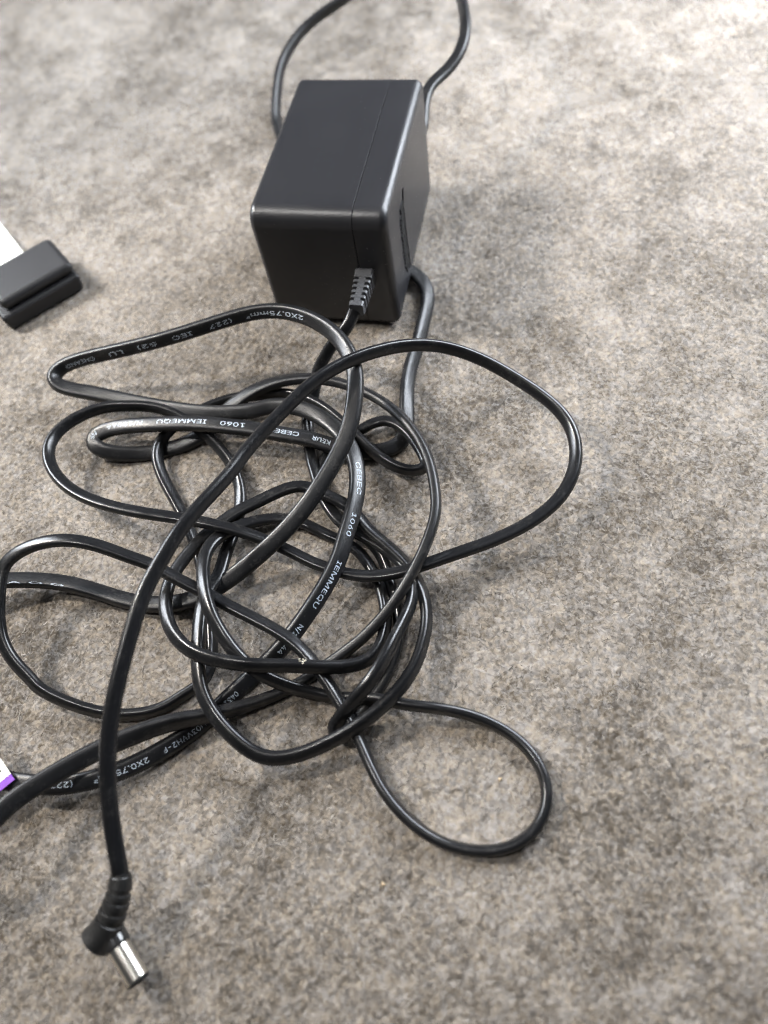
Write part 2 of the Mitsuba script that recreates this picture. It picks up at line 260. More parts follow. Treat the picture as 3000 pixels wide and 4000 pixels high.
-6034,8014,890,31,-6140,8205,919,30,-6234,8402,944,30,-6317,8605,965,28,-6385,8813,982,27,-6436,9027,996,26,-6468,9244,1006,24,-6485,9464,1014,23,-6489,9684,1018,23,-6485,9904,
1020,22,-6474,10123,1020,22,-6459,10343,1017,21,-6438,10562,1012,20,-6413,10780,1005,19,-6384,10998,995,18,-6350,11215,982,16,-6314,11432,965,15,-6272,11647,946,13,-6221,11859,922,
11,-6156,12068,895,9,-6070,12268,864,6,-5957,12453,828,4,-5831,12630,790,3,-5716,12812,749,4,-5626,13009,709,5,-5559,13215,669,7,-5499,13423,630,7,-5437,13631,593,7,-5369,13837,
556,7,-5296,14041,522,8,-5221,14246,490,8,-5144,14450,462,9,-5067,14655,437,10,-4993,14861,417,11,-4924,15069,401,13,-4862,15280,389,15,-4811,15494,382,18,-4773,15711,379,20,-4748,
15929,380,23,-4738,16149,385,27,-4742,16369,394,30,-4760,16588,405,33,-4793,16805,420,36,-4839,17019,438,39,-4898,17230,458,42,-4969,17437,480,45,-5052,17640,505,48,-5144,17837,
532,50,-5246,18030,560,53,-5356,18219,590,55,-5472,18403,621,57,-5595,18583,652,59,-5722,18760,684,60,-5854,18933,716,62,-5990,19102,748,64,-6132,19268,779,66,-6280,19428,810,68,
-6435,19581,839,70,-6597,19727,868,72,-6767,19865,895,73,-6944,19992,921,75,-7129,20108,947,76,-7322,20211,971,77,-7523,20298,994,77,-7729,20372,1017,77,-7939,20432,1039,77,-8153,
20483,1060,76,-8367,20527,1081,75,-8583,20568,1101,74,-8799,20602,1120,73,-9017,20624,1139,73,-9236,20627,1158,72,-9454,20608,1176,72,-9670,20568,1195,71,-9881,20508,1212,70,
-10086,20432,1229,69,-10285,20338,1245,67,-10475,20228,1261,65,-10654,20101,1275,64,-10817,19955,1288,62,-10961,19789,1300,61,-11078,19603,1310,58,-11161,19400,1319,55,-11206,
19185,1327,51,-11216,18965,1334,47,-11196,18746,1340,43,-11152,18531,1346,39,-11089,18321,1351,36,-11008,18116,1356,33,-10913,17918,1361,30,-10805,17726,1366,28,-10686,17541,1370,
26,-10557,17363,1375,24,-10418,17192,1379,22,-10270,17030,1383,21,-10113,16875,1387,20,-9950,16727,1390,19,-9781,16587,1393,19,-9606,16454,1396,18,-9426,16326,1398,18,-9243,16205,
1400,19,-9056,16089,1402,19,-8866,15977,1402,19,-8674,15871,1403,20,-8479,15768,1402,20,-8282,15669,1402,20,-8084,15574,1400,20,-7885,15481,1398,20,-7684,15390,1395,20,-7483,15302,
1391,20,-7280,15215,1386,20,-7078,15130,1380,20,-6875,15046,1371,21,-6671,14962,1360,21,-6468,14879,1347,21,-6265,14795,1330,22,-6063,14711,1310,22,-5861,14626,1286,23,-5661,14540,
1257,24,-5462,14452,1223,24,-5265,14363,1184,25,-5069,14273,1139,25,-4875,14181,1090,26,-4684,14087,1035,27,-4494,13991,978,27,-4307,13892,919,28,-4122,13788,861,29,-3939,13679,
803,30,-3760,13565,749,31,-3583,13443,700,32,-3410,13315,655,33,-3239,13181,617,34,-3071,13043,585,35,-2903,12904,560,35,-2733,12764,542,35,-2560,12629,531,34,-2381,12502,526,33,
-2199,12377,528,33,-2018,12253,537,32,-1835,12132,552,32,-1649,12015,572,31,-1460,11906,598,30,-1265,11808,627,28,-1066,11721,660,27,-862,11647,696,26,-653,11588,733,25,-441,11542,
770,25,-227,11508,806,24,-10,11486,839,24,207,11476,870,24,426,11475,895,23,645,11483,916,23,864,11499,932,23,1082,11521,943,22,1301,11546,949,21,1519,11573,951,21,1738,11601,951,
20,1956,11629,947,19,2174,11657,942,19,2392,11686,935,18,2610,11718,928,18,2827,11752,920,17,3043,11791,913,17,3259,11833,906,16,3474,11881,901,16,3688,11932,897,16,3901,11989,895,
15,4112,12051,895,15,4321,12120,897,15,4527,12195,902,15,4731,12278,909,16,4931,12369,918,16,5127,12469,929,17,5317,12580,943,17,5499,12701,958,19,5673,12835,974,20,5837,12981,992,
22,5989,13139,1011,24,6128,13308,1031,26,6253,13488,1051,28,6364,13677,1071,30,6460,13874,1091,32,6541,14077,1112,35,6605,14287,1132,37,6653,14501,1151,40,6683,14718,1171,43,6695,
14936,1190,46,6687,15155,1210,49,6658,15372,1231,51,6608,15586,1252,54,6540,15794,1274,56,6455,15995,1298,58,6356,16190,1324,60,6246,16378,1352,61,6126,16561,1382,62,5999,16737,
1414,62,5866,16909,1449,63,5728,17076,1486,63,5587,17240,1527,64,5442,17400,1569,64,5294,17557,1615,65,5142,17708,1663,65,4986,17855,1713,65,4826,17996,1766,66,4661,18131,1822,66,
4491,18258,1879,66,4316,18377,1940,67,4136,18487,2003,67,3951,18587,2068,67,3761,18675,2136,67,3567,18751,2206,67,3369,18814,2277,68,3167,18863,2351,68,2963,18896,2426,68,2757,
18915,2501,68,2551,18919,2577,67,2344,18909,2653,67,2139,18887,2728,67,1934,18855,2802,67,1731,18813,2874,66,1528,18764,2945,66,1327,18708,3014,66,1126,18645,3080,66,926,18578,
3142,66,727,18506,3202,66,528,18430,3258,66,330,18350,3310,66,133,18265,3358,66,-63,18175,3403,66,-257,18080,3444,66,-449,17979,3482,65,-638,17872,3517,65,-824,17759,3549,65,-1006,
17639,3578,65,-1186,17514,3603,65,-1362,17384,3626,64,-1534,17249,3646,64,-1705,17111,3662,64,-1873,16969,3675,64,-2039,16825,3685,64,-2204,16680,3692,64,-2368,16533,3696,64,-2531,
16386,3699,64,-2694,16238,3701,65,-2857,16090,3703,65,-3018,15940,3707,65,-3177,15788,3713,65,-3332,15632,3721,64,-3484,15473,3733,64,-3630,15309,3749,64,-3769,15140,3768,63,-3901,
14965,3791,63,-4027,14787,3818,63,-4152,14609,3848,63,-4281,14433,3882,64,-4414,14262,3918,65,-4550,14094,3957,65,-4689,13927,3997,65,-4829,13762,4037,65,-4969,13598,4076,65,-5111,
13433,4112,65,-5253,13268,4145,65,-5395,13103,4172,64,-5537,12935,4193,63,-5676,12766,4208,62,-5813,12593,4216,61,-5946,12418,4219,60,-6076,12241,4216,60,-6204,12062,4211,59,-6329,
11881,4202,58,-6452,11699,4191,57,-6573,11516,4179,57,-6693,11332,4165,56,-6808,11145,4150,55,-6915,10953,4132,54,-7014,10758,4112,53,-7107,10560,4089,52,-7197,10361,4062,51,-7284,
10161,4030,50,-7370,9961,3995,49,-7454,9762,3957,49,-7538,9563,3915,48,-7622,9365,3869,47,-7706,9168,3819,47,-7790,8972,3764,46,-7873,8777,3705,46,-7955,8583,3641,45,-8036,8390,
3571,45,-8113,8198,3497,44,-8187,8006,3419,43,-8257,7814,3338,42,-8322,7621,3255,41,-8382,7428,3168,41,-8437,7234,3079,40,-8488,7041,2986,39,-8534,6849,2890,38,-8576,6657,2790,37,
-8615,6467,2686,37,-8649,6278,2580,36,-8680,6089,2470,35,-8707,5901,2360,35,-8730,5712,2249,34,-8749,5522,2139,34,-8764,5331,2031,33,-8775,5139,1924,33,-8782,4945,1820,33,-8784,
4751,1718,33,-8789,4558,1611,34,-8814,4381,1484,39,-8872,4244,1323,44]
MAINS_CORD = [4011,28467,2802,13,4195,28651,2818,17,4359,28852,2842,21,4507,29064,2870,25,4641,29285,2903,28,4762,29512,2940,32,4872,29745,2980,35,4971,29981,3023,37,5061,30221,3069,40,5140,
30464,3118,42,5212,30709,3170,43,5284,30953,3226,42,5366,31192,3287,38,5466,31423,3352,33,5589,31644,3415,26,5738,31850,3471,19,5913,32037,3513,13,6110,32205,3540,8,6319,32358,
3564,6,6532,32505,3594,7,6741,32653,3640,9,6942,32808,3700,12,7129,32975,3768,16,7300,33160,3835,21,7451,33362,3897,26,7584,33579,3951,30,7698,33808,3998,35,7797,34046,4035,40,
7882,34291,4063,44,7954,34540,4083,47,8018,34792,4095,50,8075,35046,4100,53,8125,35301,4098,55,8171,35557,4090,57,8214,35814,4076,59,8254,36070,4057,60,8293,36327,4034,61,8332,
36583,4008,61,8370,36838,3978,61,8409,37094,3945,62,8445,37349,3910,64,8478,37605,3875,66,8507,37861,3838,69,8531,38117,3801,72,8548,38375,3765,75,8556,38632,3729,79,8556,38890,
3695,83,8545,39149,3663,86,8524,39406,3632,89,8493,39663,3602,92,8453,39918,3572,95,8403,40172,3541,98,8343,40423,3510,100,8275,40672,3477,102,8198,40918,3442,104,8112,41161,3404,
107,8017,41400,3364,109,7914,41635,3320,110,7799,41864,3275,112,7671,42086,3227,114,7529,42298,3176,115,7369,42496,3125,116,7189,42677,3072,117,6987,42832,3019,117,6764,42956,2968,
116,6524,43043,2919,116,6274,43096,2873,115,6018,43118,2829,113,5762,43112,2787,112,5507,43080,2746,111,5255,43024,2707,110,5010,42948,2668,108,4770,42855,2629,107,4534,42752,2589,
106,4302,42642,2547,106,4070,42531,2503,106,3837,42426,2455,106,3600,42333,2403,107,3357,42259,2344,108,3111,42203,2280,109,2864,42157,2212,109,2618,42110,2143,109,2373,42053,2074,
108,2133,41979,2007,107,1898,41889,1942,105,1670,41781,1878,103,1451,41655,1815,101,1243,41512,1752,99,1046,41353,1689,97,860,41182,1626,94,683,41002,1562,93,514,40816,1495,91,353,
40624,1426,89,200,40426,1355,86,60,40218,1284,83,-66,40001,1217,80,-176,39773,1153,77,-270,39538,1092,74,-353,39299,1031,71,-429,39059,966,69,-501,38819,895,68,-572,38582,815,67,
-641,38346,729,67,-708,38112,638,66,-770,37877,544,64,-826,37640,451,62,-869,37398,366,58,-895,37148,299,54,-903,36892,253,50,-898,36633,225,47,-884,36374,208,44,-864,36115,198,41,
-838,35856,193,37,-807,35597,192,34,-771,35339,193,30,-732,35082,195,26,-687,34826,198,22,-637,34570,201,18,-582,34316,203,15,-521,34063,203,11,-454,33811,204,7,-383,33561,203,4,
-308,33312,202,1,-230,33063,201,-1,-149,32816,200,-2,-68,32568,200,-3,14,32321,199,-3,97,32075,199,-3,180,31828,199,-3,265,31582,199,-3,350,31336,199,-3,436,31090,199,-3,523,30845,
200,-3,611,30600,200,-3,700,30355,200,-3,789,30111,200,-3,880,29867,200,-3,973,29623,200,-3,1066,29380,200,-3,1161,29138,199,-3,1257,28896,199,-3,1354,28655,199,-3,1454,28414,199,
-3,1555,28174,199,-3,1657,27935,199,-3,1762,27697,199,-3,1869,27459,200,-4,1979,27223,201,-4,2091,26988,202,-4,2206,26755,204,-4,2324,26523,206,-5,2446,26293,209,-5,2573,26065,212,
-5,2704,25841,217,-5,2840,25619,229,-4,2976,25398,245,-3,3110,25175,261,-2,3243,24952,276,-1,3370,24725,289,0,3480,24490,297,4,3555,24241,297,11,3602,23985,298,18,3613,23725,298,
25,3586,23466,299,32,3531,23212,300,38,3456,22963,301,42,3367,22718,302,45,3271,22476,303,46,3171,22236,304,47,3070,21996,306,47,2970,21755,307,47,2871,21515,308,48,2768,21276,309,
49,2661,21038,309,50,2548,20804,308,50,2431,20571,307,51,2315,20339,304,50,2203,20103,300,49,2100,19864,293,48,2007,19622,285,46,1922,19376,274,44,1847,19127,261,42,1780,18876,246,
40,1720,18623,230,37,1663,18370,213,34,1609,18115,196,32,1553,17862,182,29,1492,17609,172,28,1418,17359,170,28,1316,17120,170,30,1168,16907,172,33,965,16747,185,36,723,16656,207,
35,468,16616,237,33,210,16606,275,29,-46,16619,318,26,-299,16657,367,23,-544,16725,419,19,-781,16819,473,16,-1012,16926,527,14,-1239,17041,581,12,-1465,17160,634,10,-1691,17278,
685,8,-1919,17393,734,7,-2152,17498,781,7,-2391,17593,826,6,-2632,17681,867,6,-2873,17771,907,5,-3113,17866,943,5,-3351,17967,977,5,-3588,18070,1008,5,-3826,18171,1036,5,-4067,
18266,1061,6,-4311,18353,1084,6,-4556,18439,1103,6,-4799,18531,1119,6,-5041,18624,1133,6,-5285,18716,1142,7,-5530,18805,1149,7,-5776,18889,1152,8,-6023,18970,1151,8,-6272,19048,
1146,9,-6521,19123,1138,9,-6770,19197,1127,9,-7020,19269,1111,10,-7269,19341,1093,10,-7518,19414,1071,10,-7767,19487,1045,11,-8015,19560,1017,11,-8263,19632,985,13,-8512,19700,951,
14,-8762,19761,913,16,-9014,19810,871,18,-9269,19839,825,20,-9523,19831,775,21,-9761,19749,717,13,-9840,19525,656,-7,-9715,19309,598,-28,-9511,19162,535,-39,-9279,19064,469,-43,
-9036,18997,403,-42,-8788,18950,342,-40,-8536,18917,286,-38,-8281,18892,239,-34,-8024,18873,203,-32,-7765,18859,178,-29,-7505,18848,170,-27,-7245,18847,170,-26,-6985,18860,174,-24,
-6726,18881,192,-23,-6470,18918,219,-22,-6218,18972,252,-20,-5972,19047,292,-18,-5735,19146,337,-15,-5509,19264,387,-13,-5290,19395,440,-10,-5076,19532,496,-7,-4862,19668,555,-5,
-4642,19795,614,-2,-4414,19905,673,0,-4177,19994,732,3,-3932,20060,789,5,-3681,20105,843,8,-3428,20131,895,11,-3172,20139,944,14,-2916,20129,990,17,-2661,20103,1032,20,-2407,20059,
1071,23,-2156,20000,1107,25,-1909,19925,1140,28,-1667,19835,1170,31,-1430,19731,1197,33,-1199,19613,1221,36,-974,19484,1242,39,-755,19344,1262,42,-543,19195,1279,44,-337,19036,
1294,46,-138,18869,1308,48,55,18694,1320,50,240,18512,1332,51,417,18321,1342,53,586,18123,1353,54,745,17918,1362,55,895,17705,1372,57,1034,17485,1381,59,1162,17259,1391,60,1279,
17026,1400,62,1384,16789,1410,64,1479,16546,1420,66,1563,16300,1431,67,1635,16051,1441,69,1696,15798,1452,71,1745,15542,1463,73,1781,15285,1475,75,1803,15026,1486,77,1814,14766,
1497,79,1813,14506,1508,81,1802,14246,1518,82,1782,13986,1528,84,1754,13728,1536,85,1718,13470,1542,86,1668,13215,1545,89,1600,12964,1545,91,1510,12720,1541,94,1399,12484,1531,96,
1274,12256,1516,97,1138,12036,1493,99,993,11822,1462,100,841,11615,1422,100,680,11415,1374,101,513,11223,1319,102,340,11039,1256,103,162,10863,1188,103,-22,10694,1115,104,-211,
10532,1038,104,-405,10377,959,105,-605,10230,879,105,-809,10091,799,105,-1020,9960,720,105,-1236,9838,643,105,-1459,9726,568,105,-1688,9624,498,105,-1921,9529,432,104,-2158,9439,
371,104,-2396,9350,317,103,-2635,9259,269,102,-2876,9167,230,102,-3118,9076,199,101,-3361,8987,177,100,-3607,8900,170,100,-3855,8821,170,99,-4105,8751,176,98,-4356,8686,197,98,
-4608,8629,227,96,-4861,8577,266,94,-5113,8532,311,92,-5365,8491,362,89,-5617,8455,416,86,-5869,8423,472,83,-6122,8396,527,80,-6376,8376,582,76,-6631,8363,634,73,-6886,8358,683,69,
-7142,8352,729,66,-7399,8339,773,63,-7654,8314,815,60,-7909,8277,855,57,-8162,8232,894,53,-8414,8180,933,50,-8665,8124,972,46,-8916,8063,1011,43,-9164,7997,1051,41,-9410,7923,1093,
40,-9653,7841,1137,39,-9893,7752,1182,38,-10131,7656,1230,37,-10366,7556,1280,36,-10598,7450,1332,35,-10827,7339,1386,34,-11053,7223,1441,33,-11277,7102,1497,33,-11496,6972,1553,
34,-11709,6834,1607,35,-11913,6680,1659,37,-12102,6509,1708,39,-12284,6328,1754,40,-12468,6149,1796,40,-12661,5979,1836,40,-12869,5828,1875,39,-13100,5715,1912,35,-13353,5666,1947,
28,-13609,5687,1979,21,-13856,5762,2009,15,-14088,5877,2038,10,-14300,6025,2065,5,-14488,6203,2090,0,-14645,6409,2114,-4,-14772,6635,2136,-7,-14875,6873,2155,-9,-14960,7119,2171,
-10,-15031,7369,2182,-11,-15093,7621,2188,-11,-15149,7876,2190,-11,-15201,8131,2186,-11,-15249,8386,2179,-11,-15293,8643,2168,-11,-15335,8899,2154,-11,-15375,9156,2138,-11,-15412,
9413,2120,-10,-15448,9670,2100,-10,-15482,9927,2078,-10,-15516,10184,2056,-9,-15548,10441,2032,-9,-15578,10699,2006,-9,-15606,10956,1979,-9,-15629,11214,1950,-9,-15648,11472,1918,
-9,-15661,11729,1885,-9,-15667,11987,1848,-9,-15664,12244,1809,-10,-15650,12501,1766,-10,-15622,12755,1720,-11,-15576,13007,1670,-11,-15510,13252,1616,-12,-15420,13489,1558,-12,
-15300,13712,1496,-11,-15147,13911,1431,-10,-14960,14078,1362,-8,-14745,14207,1293,-5,-14513,14302,1223,-2,-14271,14369,1155,1,-14023,14415,1089,3,-13773,14447,1024,5,-13521,14465,
962,7,-13268,14469,902,9,-13014,14461,844,11,-12761,14441,789,12,-12508,14411,736,13,-12255,14373,686,13,-12003,14327,639,13,-11753,14273,594,14,-11504,14209,552,14,-11257,14136,
514,15,-11013,14053,478,16,-10773,13958,446,17,-10536,13852,417,18,-10304,13737,391,18,-10076,13615,369,19,-9849,13488,349,19,-9625,13358,333,18,-9400,13227,319,18,-9174,13098,309,
17,-8945,12974,303,15,-8712,12858,300,14,-8475,12752,300,12,-8232,12658,304,10,-7985,12577,312,8,-7734,12509,325,6,-7480,12455,341,3,-7223,12417,363,0,-6965,12396,389,-3,-6707,
12393,420,-7,-6449,12411,456,-11,-6195,12450,497,-14,-5945,12504,543,-18,-5699,12571,594,-21,-5456,12647,648,-24,-5215,12728,706,-26,-4978,12817,768,-28,-4744,12911,831,-29,-4513,
13010,897,-29,-4283,13112,964,-28,-4055,13218,1032,-28,-3829,13328,1101,-27,-3606,13442,1170,-27,-3385,13562,1239,-26,-3168,13688,1308,-25,-2956,13822,1377,-24,-2748,13962,1447,
-23,-2545,14110,1517,-22,-2348,14264,1588,-21,-2156,14424,1661,-20,-1969,14589,1734,-19,-1786,14759,1809,-18,-1606,14931,1885,-17,-1429,15105,1962,-16,-1255,15283,2040,-15,-1087,
15465,2118,-14,-926,15654,2197,-12,-774,15850,2276,-10,-632,16054,2353,-8,-504,16267,2430,-5,-389,16489,2503,-3,-287,16718,2574,0,-197,16953,2641,2,-118,17193,2704,4,-49,17437,
2761,7,10,17685,2812,9,56,17937,2857,13,78,18194,2895,18,75,18452,2926,23,48,18710,2950,27,2,18965,2968,31,-61,19218,2979,35,-140,19466,2985,39,-235,19708,2985,43,-344,19944,2980,
46,-467,20173,2971,50,-604,20395,2957,53,-752,20608,2940,56,-911,20813,2920,58,-1080,21010,2898,61,-1259,21196,2873,63,-1449,21373,2846,66,-1648,21538,2817,68,-1857,21690,2787,70,
-2076,21827,2756,72,-2305,21946,2723,74,-2544,22045,2691,75,-2790,22123,2657,76,-3041,22182,2624,77,-3296,22223,2591,77,-3553,22251,2559,77,-3810,22268,2527,77,-4068,22279,2495,78,
-4327,22284,2464,78,-4585,22287,2433,78,-4844,22288,2402,78,-5102,22290,2371,78,-5361,22292,2339,78,-5619,22297,2306,78,-5877,22305,2271,78,-6134,22318,2235,78,-6391,22335,2198,78,
-6647,22357,2158,78,-6903,22385,2117,78,-7158,22418,2074,78,-7411,22456,2030,77,-7664,22497,1985,77,-7917,22541,1939,77,-8169,22588,1892,77,-8420,22635,1845,77,-8671,22684,1798,77,
-8923,22733,1751,77,-9174,22782,1703,77,-9426,22828,1656,78,-9678,22870,1609,78,-9932,22905,1562,78,-10187,22928,1514,79,-10443,22931,1467,79,-10696,22899,1418,79,-10930,22801,
1368,74,-11081,22601,1320,58,-11059,22351,1278,35,-10905,22147,1237,15,-10695,22001,1195,2,-10465,21886,1154,-4,-10229,21786,1113,-7,-9989,21690,1075,-10,-9751,21593,1040,-12,
-9514,21489,1008,-13,-9280,21379,979,-15,-9048,21264,954,-17,-8817,21145,932,-18,-8587,21025,914,-20,-8356,20906,899,-22,-8125,20787,888,-23,-7893,20668,879,-24,-7662,20549,874,
-25,-7430,20430,871,-25,-7198,20312,872,-26,-6966,20195,874,-27,-6733,20078,878,-28,-6500,19963,884,-29,-6265,19850,891,-29,-6030,19740,900,-30,-5792,19634,909,-31,-5553,19532,918,
-32,-5310,19438,928,-34,-5064,19355,937,-35,-4813,19284,946,-36,-4560,19224,954,-37,-4306,19168,961,-38,-4050,19119,967,-38,-3792,19091,973,-39,-3532,19090,977,-38,-3272,19093,981,
-37,-3013,19064,985,-35,-2761,18999,988,-33,-2519,18904,990,-30,-2288,18784,993,-28,-2070,18642,995,-25,-1864,18483,998,-22,-1672,18308,1000,-19,-1492,18120,1003,-16,-1326,17919,
1006,-13,-1174,17708,1009,-9,-1036,17488,1012,-6,-914,17258,1015,-2,-808,17020,1018,3,-721,16775,1021,7,-654,16523,1025,12,-607,16267,1028,16,-580,16009,1031,21,-572,15748,1034,25,
-583,15488,1036,29,-611,15230,1038,33,-655,14973,1040,36,-714,14720,1040,38,-786,14470,1040,40,-871,14224,1038,42,-967,13982,1034,43,-1070,13743,1029,43,-1179,13506,1022,44,-1291,
13272,1012,44,-1403,13037,999,43,-1514,12802,984,43,-1628,12569,965,44,-1755,12342,943,45,-1896,12125,917,46,-2049,11917,888,47,-2211,11716,855,47,-2380,11522,818,48,-2555,11333,
778,48,-2735,11150,737,48,-2919,10971,693,48,-3107,10796,648,48,-3297,10625,602,48,-3491,10457,556,48,-3688,10293,511,48,-3890,10135,466,48,-4097,9983,423,48,-4310,9839,382,48,
-4527,9701,344,48,-4748,9568,308,47,-4971,9438,275,47,-5195,9308,246,47,-5418,9176,220,46,-5639,9042,199,46,-5860,8904,182,46,-6078,8762,172,45,-6294,8617,170,45,-6511,8474,170,45,
-6731,8334,172,44,-6954,8200,185,44,-7182,8077,203,43,-7416,7966,227,42,-7655,7865,256,42,-7894,7768,288,41,-8134,7674,323,40,-8377,7586,360,40,-8621,7506,398,39,-8869,7435,435,38,
-9119,7374,472,36,-9373,7325,506,35,-9628,7287,537,32,-9886,7262,563,29,-10145,7250,584,26,-10405,7252,600,23,-10664,7269,611,19,-10923,7301,616,16,-11178,7350,617,13,-11430,7415,
614,11,-11679,7491,608,9,-11925,7575,598,8,-12171,7661,586,8,-12415,7751,573,7,-12657,7846,557,6,-12895,7948,540,5,-13130,8060,522,3,-13359,8181,503,2,-13583,8312,480,0,-13802,
8450,451,-1,-14014,8594,409,-2]
# words printed on the mains cord: text, start and end along the cord
PRINT = [('2X0.75mm²', 491.5, 501.0), ('(227', 503.2, 506.5), ('IEC', 509.2, 512.1), ('52)', 514.6, 517.5), ('LU', 519.9, 522.1), ('CHIANG', 524.6, 529.5), ('KEUR', 200.4, 202.9), ('CEBEC', 204.8, 209.0), ('1060', 212.3, 215.7), ('IEMMEQU', 217.7, 224.9), ('N/15044', 227.1, 232.6), ('NF', 234.4, 235.7), ('CEBEC', 584.2, 589.0), ('1060', 591.7, 594.9), ('IEMMEQU', 598.3, 604.6), ('N/15044', 607.1, 611.3), ('NF', 613.1, 614.1), ('0431', 617.8, 619.7), ('H03VVH2-F', 622.8, 628.1), ('2X0.75mm²', 629.9, 635.9), ('(227', 638.2, 640.6), ('AOO', 416.3, 423.7)]
SPECK = 522.0

# ------------------------------------------------------------------ flexible cords
def unpack(flat):
    a = np.array(flat, float).reshape(-1, 4)
    return a[:, :3] / 1e5, np.radians(a[:, 3])


def profile(t, half_w, half_t, e, dip):
    """Half thickness of the cord at the distance t across it."""
    y = half_t * np.clip(1 - np.abs(t / half_w) ** e, 0, 1) ** (1 / e)
    return y * (1 - dip * np.exp(-(t / (0.16 * half_w)) ** 2))


class Cord:
    def __init__(self, flat, half_w, half_t, e, dip):
        P, th = unpack(flat)
        s = np.arange(len(P))
        self.p, self.th = CubicSpline(s, P), CubicSpline(s, th)
        self.n, self.hw, self.ht, self.e, self.dip = len(P) - 1, half_w, half_t, e, dip

    def frame(self, s):
        P, d, th = self.p(s), self.p(s, 1), self.th(s)
        d /= np.linalg.norm(d, axis=-1, keepdims=True)
        side = np.cross(d, [0, 0, 1.0]); side /= np.linalg.norm(side, axis=-1, keepdims=True) + 1e-12
        up = np.cross(side, d)
        w = side * np.cos(th)[..., None] + up * np.sin(th)[..., None]
        return P, d, w, np.cross(w, d)

    def mesh(self, per=3, sides=22):
        s = np.linspace(0, self.n, self.n * per + 1)
        P, d, w, m = self.frame(s)
        a = np.arange(sides) * 2 * math.pi / sides
        t = self.hw * np.sign(np.cos(a)) * np.abs(np.cos(a)) ** (2 / self.e)
        y = self.ht * np.sign(np.sin(a)) * np.abs(np.sin(a)) ** (2 / self.e)
        y = y * (1 - self.dip * np.exp(-(t / (0.16 * self.hw)) ** 2))
        V = P[:, None] + t[None, :, None] * w[:, None] + y[None, :, None] * m[:, None]
        return tube_faces(V)

    def lettering(self, text, s0, s1, offset, height):
        """The printed word from s0 to s1 along the cord, laid on the curved wide face."""
        tm = meshkit.text_mesh(text, 1.0, 0.02, bold=False)
        v = np.array(tm.vertices)
        x0, x1 = v[:, 0].min(), v[:, 0].max()
        s = s0 + (s1 - s0) * (v[:, 0] - x0) / (x1 - x0)
        t = offset - (v[:, 1] - 0.5) * height
        P, d, w, m = self.frame(s)
        lift = profile(t, self.hw, self.ht, self.e, self.dip) + 2e-5 + 4e-5 * (v[:, 2] > 0.01)
        return trimesh.Trimesh(P + w * t[:, None] + m * lift[:, None], tm.faces, process=False)


def tube_faces(V, cap=True):
    n, k = V.shape[:2]
    idx = np.arange(n * k).reshape(n, k)
    a, b = idx[:-1], idx[1:]
    a2, b2 = np.roll(a, -1, 1), np.roll(b, -1, 1)
    f = np.concatenate([np.stack([a, a2, b2], -1).reshape(-1, 3), np.stack([a, b2, b], -1).reshape(-1, 3)])
    v = V.reshape(-1, 3)
    if cap:
        v = np.vstack([v, V[0].mean(0), V[-1].mean(0)])
        e0, e1 = idx[0], idx[-1]
        f = np.vstack([f, np.stack([np.roll(e0, -1), e0, np.full(k, n * k)], 1), np.stack([e1, np.roll(e1, -1), np.full(k, n * k + 1)], 1)])
    mesh = trimesh.Trimesh(v, f, process=False)
    if mesh.volume < 0:
        mesh.invert()
    return mesh


def sweep(points, radii, sides=28, per=6, squash=1.0):
    """A round tube through points (metres) whose radius follows radii."""
    s = np.arange(len(points))
    q = np.linspace(0, len(points) - 1, (len(points) - 1) * per + 1)
    P = CubicSpline(s, np.array(points))(q)
    d = CubicSpline(s, np.array(points))(q, 1); d /= np.linalg.norm(d, axis=1)[:, None]
    r = np.interp(q, s, radii) if len(radii) == len(points) else np.interp(np.linspace(0, 1, len(q)), np.linspace(0, 1, len(radii)), radii)
    u = np.cross(d, [0.31, 0.2, 0.93]); u /= np.linalg.norm(u, axis=1)[:, None]
    v = np.cross(d, u)
    a = np.arange(sides) * 2 * math.pi / sides
    V = P[:, None] + r[:, None, None] * (np.cos(a)[None, :, None] * u[:, None] + squash * np.sin(a)[None, :, None] * v[:, None])
    return tube_faces(V)


def manifold(mesh):
    return m3.Manifold(m3.Mesh(np.asarray(mesh.vertices, np.float32), np.asarray(mesh.faces, np.uint32)))


def from_manifold(m):
    o = m.to_mesh()
    return trimesh.Trimesh(o.vert_properties[:, :3], o.tri_verts, process=False)


# ------------------------------------------------------------------ the power adapter
labels['power_adapter'] = {'label': 'black box-shaped power adapter with a long tangled cable, standing at the top of the carpet', 'category': 'power adapter'}
BX, BY, YAW, W, L, H = -0.0244, 0.2414, -0.3743, 0.0502, 0.0806, 0.0515
BOX = np.eye(4)
BOX[:2, :2] = [[math.cos(YAW), -math.sin(YAW)], [math.sin(YAW), math.cos(YAW)]]
BOX[:3, 3] = [BX, BY, 0.0016]


def rounded_slab(x0, x1, r0, r1, shrink=0.0):
    """Part of the housing from x0 to x1: side profile with a wide upper front edge, ends eased by r0 and r1."""
    pts = []
    for x, r, s in ((x0, r0, -1), (x1, r1, 1)):
        for a in np.linspace(0, math.pi / 2, 7):
            inset, xx = r * (1 - math.cos(a)), x - s * r * (1 - math.sin(a))
            for rc, sy, sz, a0 in ((0.0034, 1, 1, 0), (0.0066, -1, 1, 90), (0.0034, -1, -1, 180), (0.0034, 1, -1, 270)):
                cy, cz = (L - rc if sy > 0 else rc), (H - rc if sz > 0 else rc)
                for b in np.linspace(0, 90, 13):
                    b = math.radians(a0 + b)
                    rr = rc - inset - shrink
                    pts.append([xx, cy + rr * math.cos(b), cz + rr * math.sin(b)])
    return m3.Manifold.hull_points(np.array(pts))


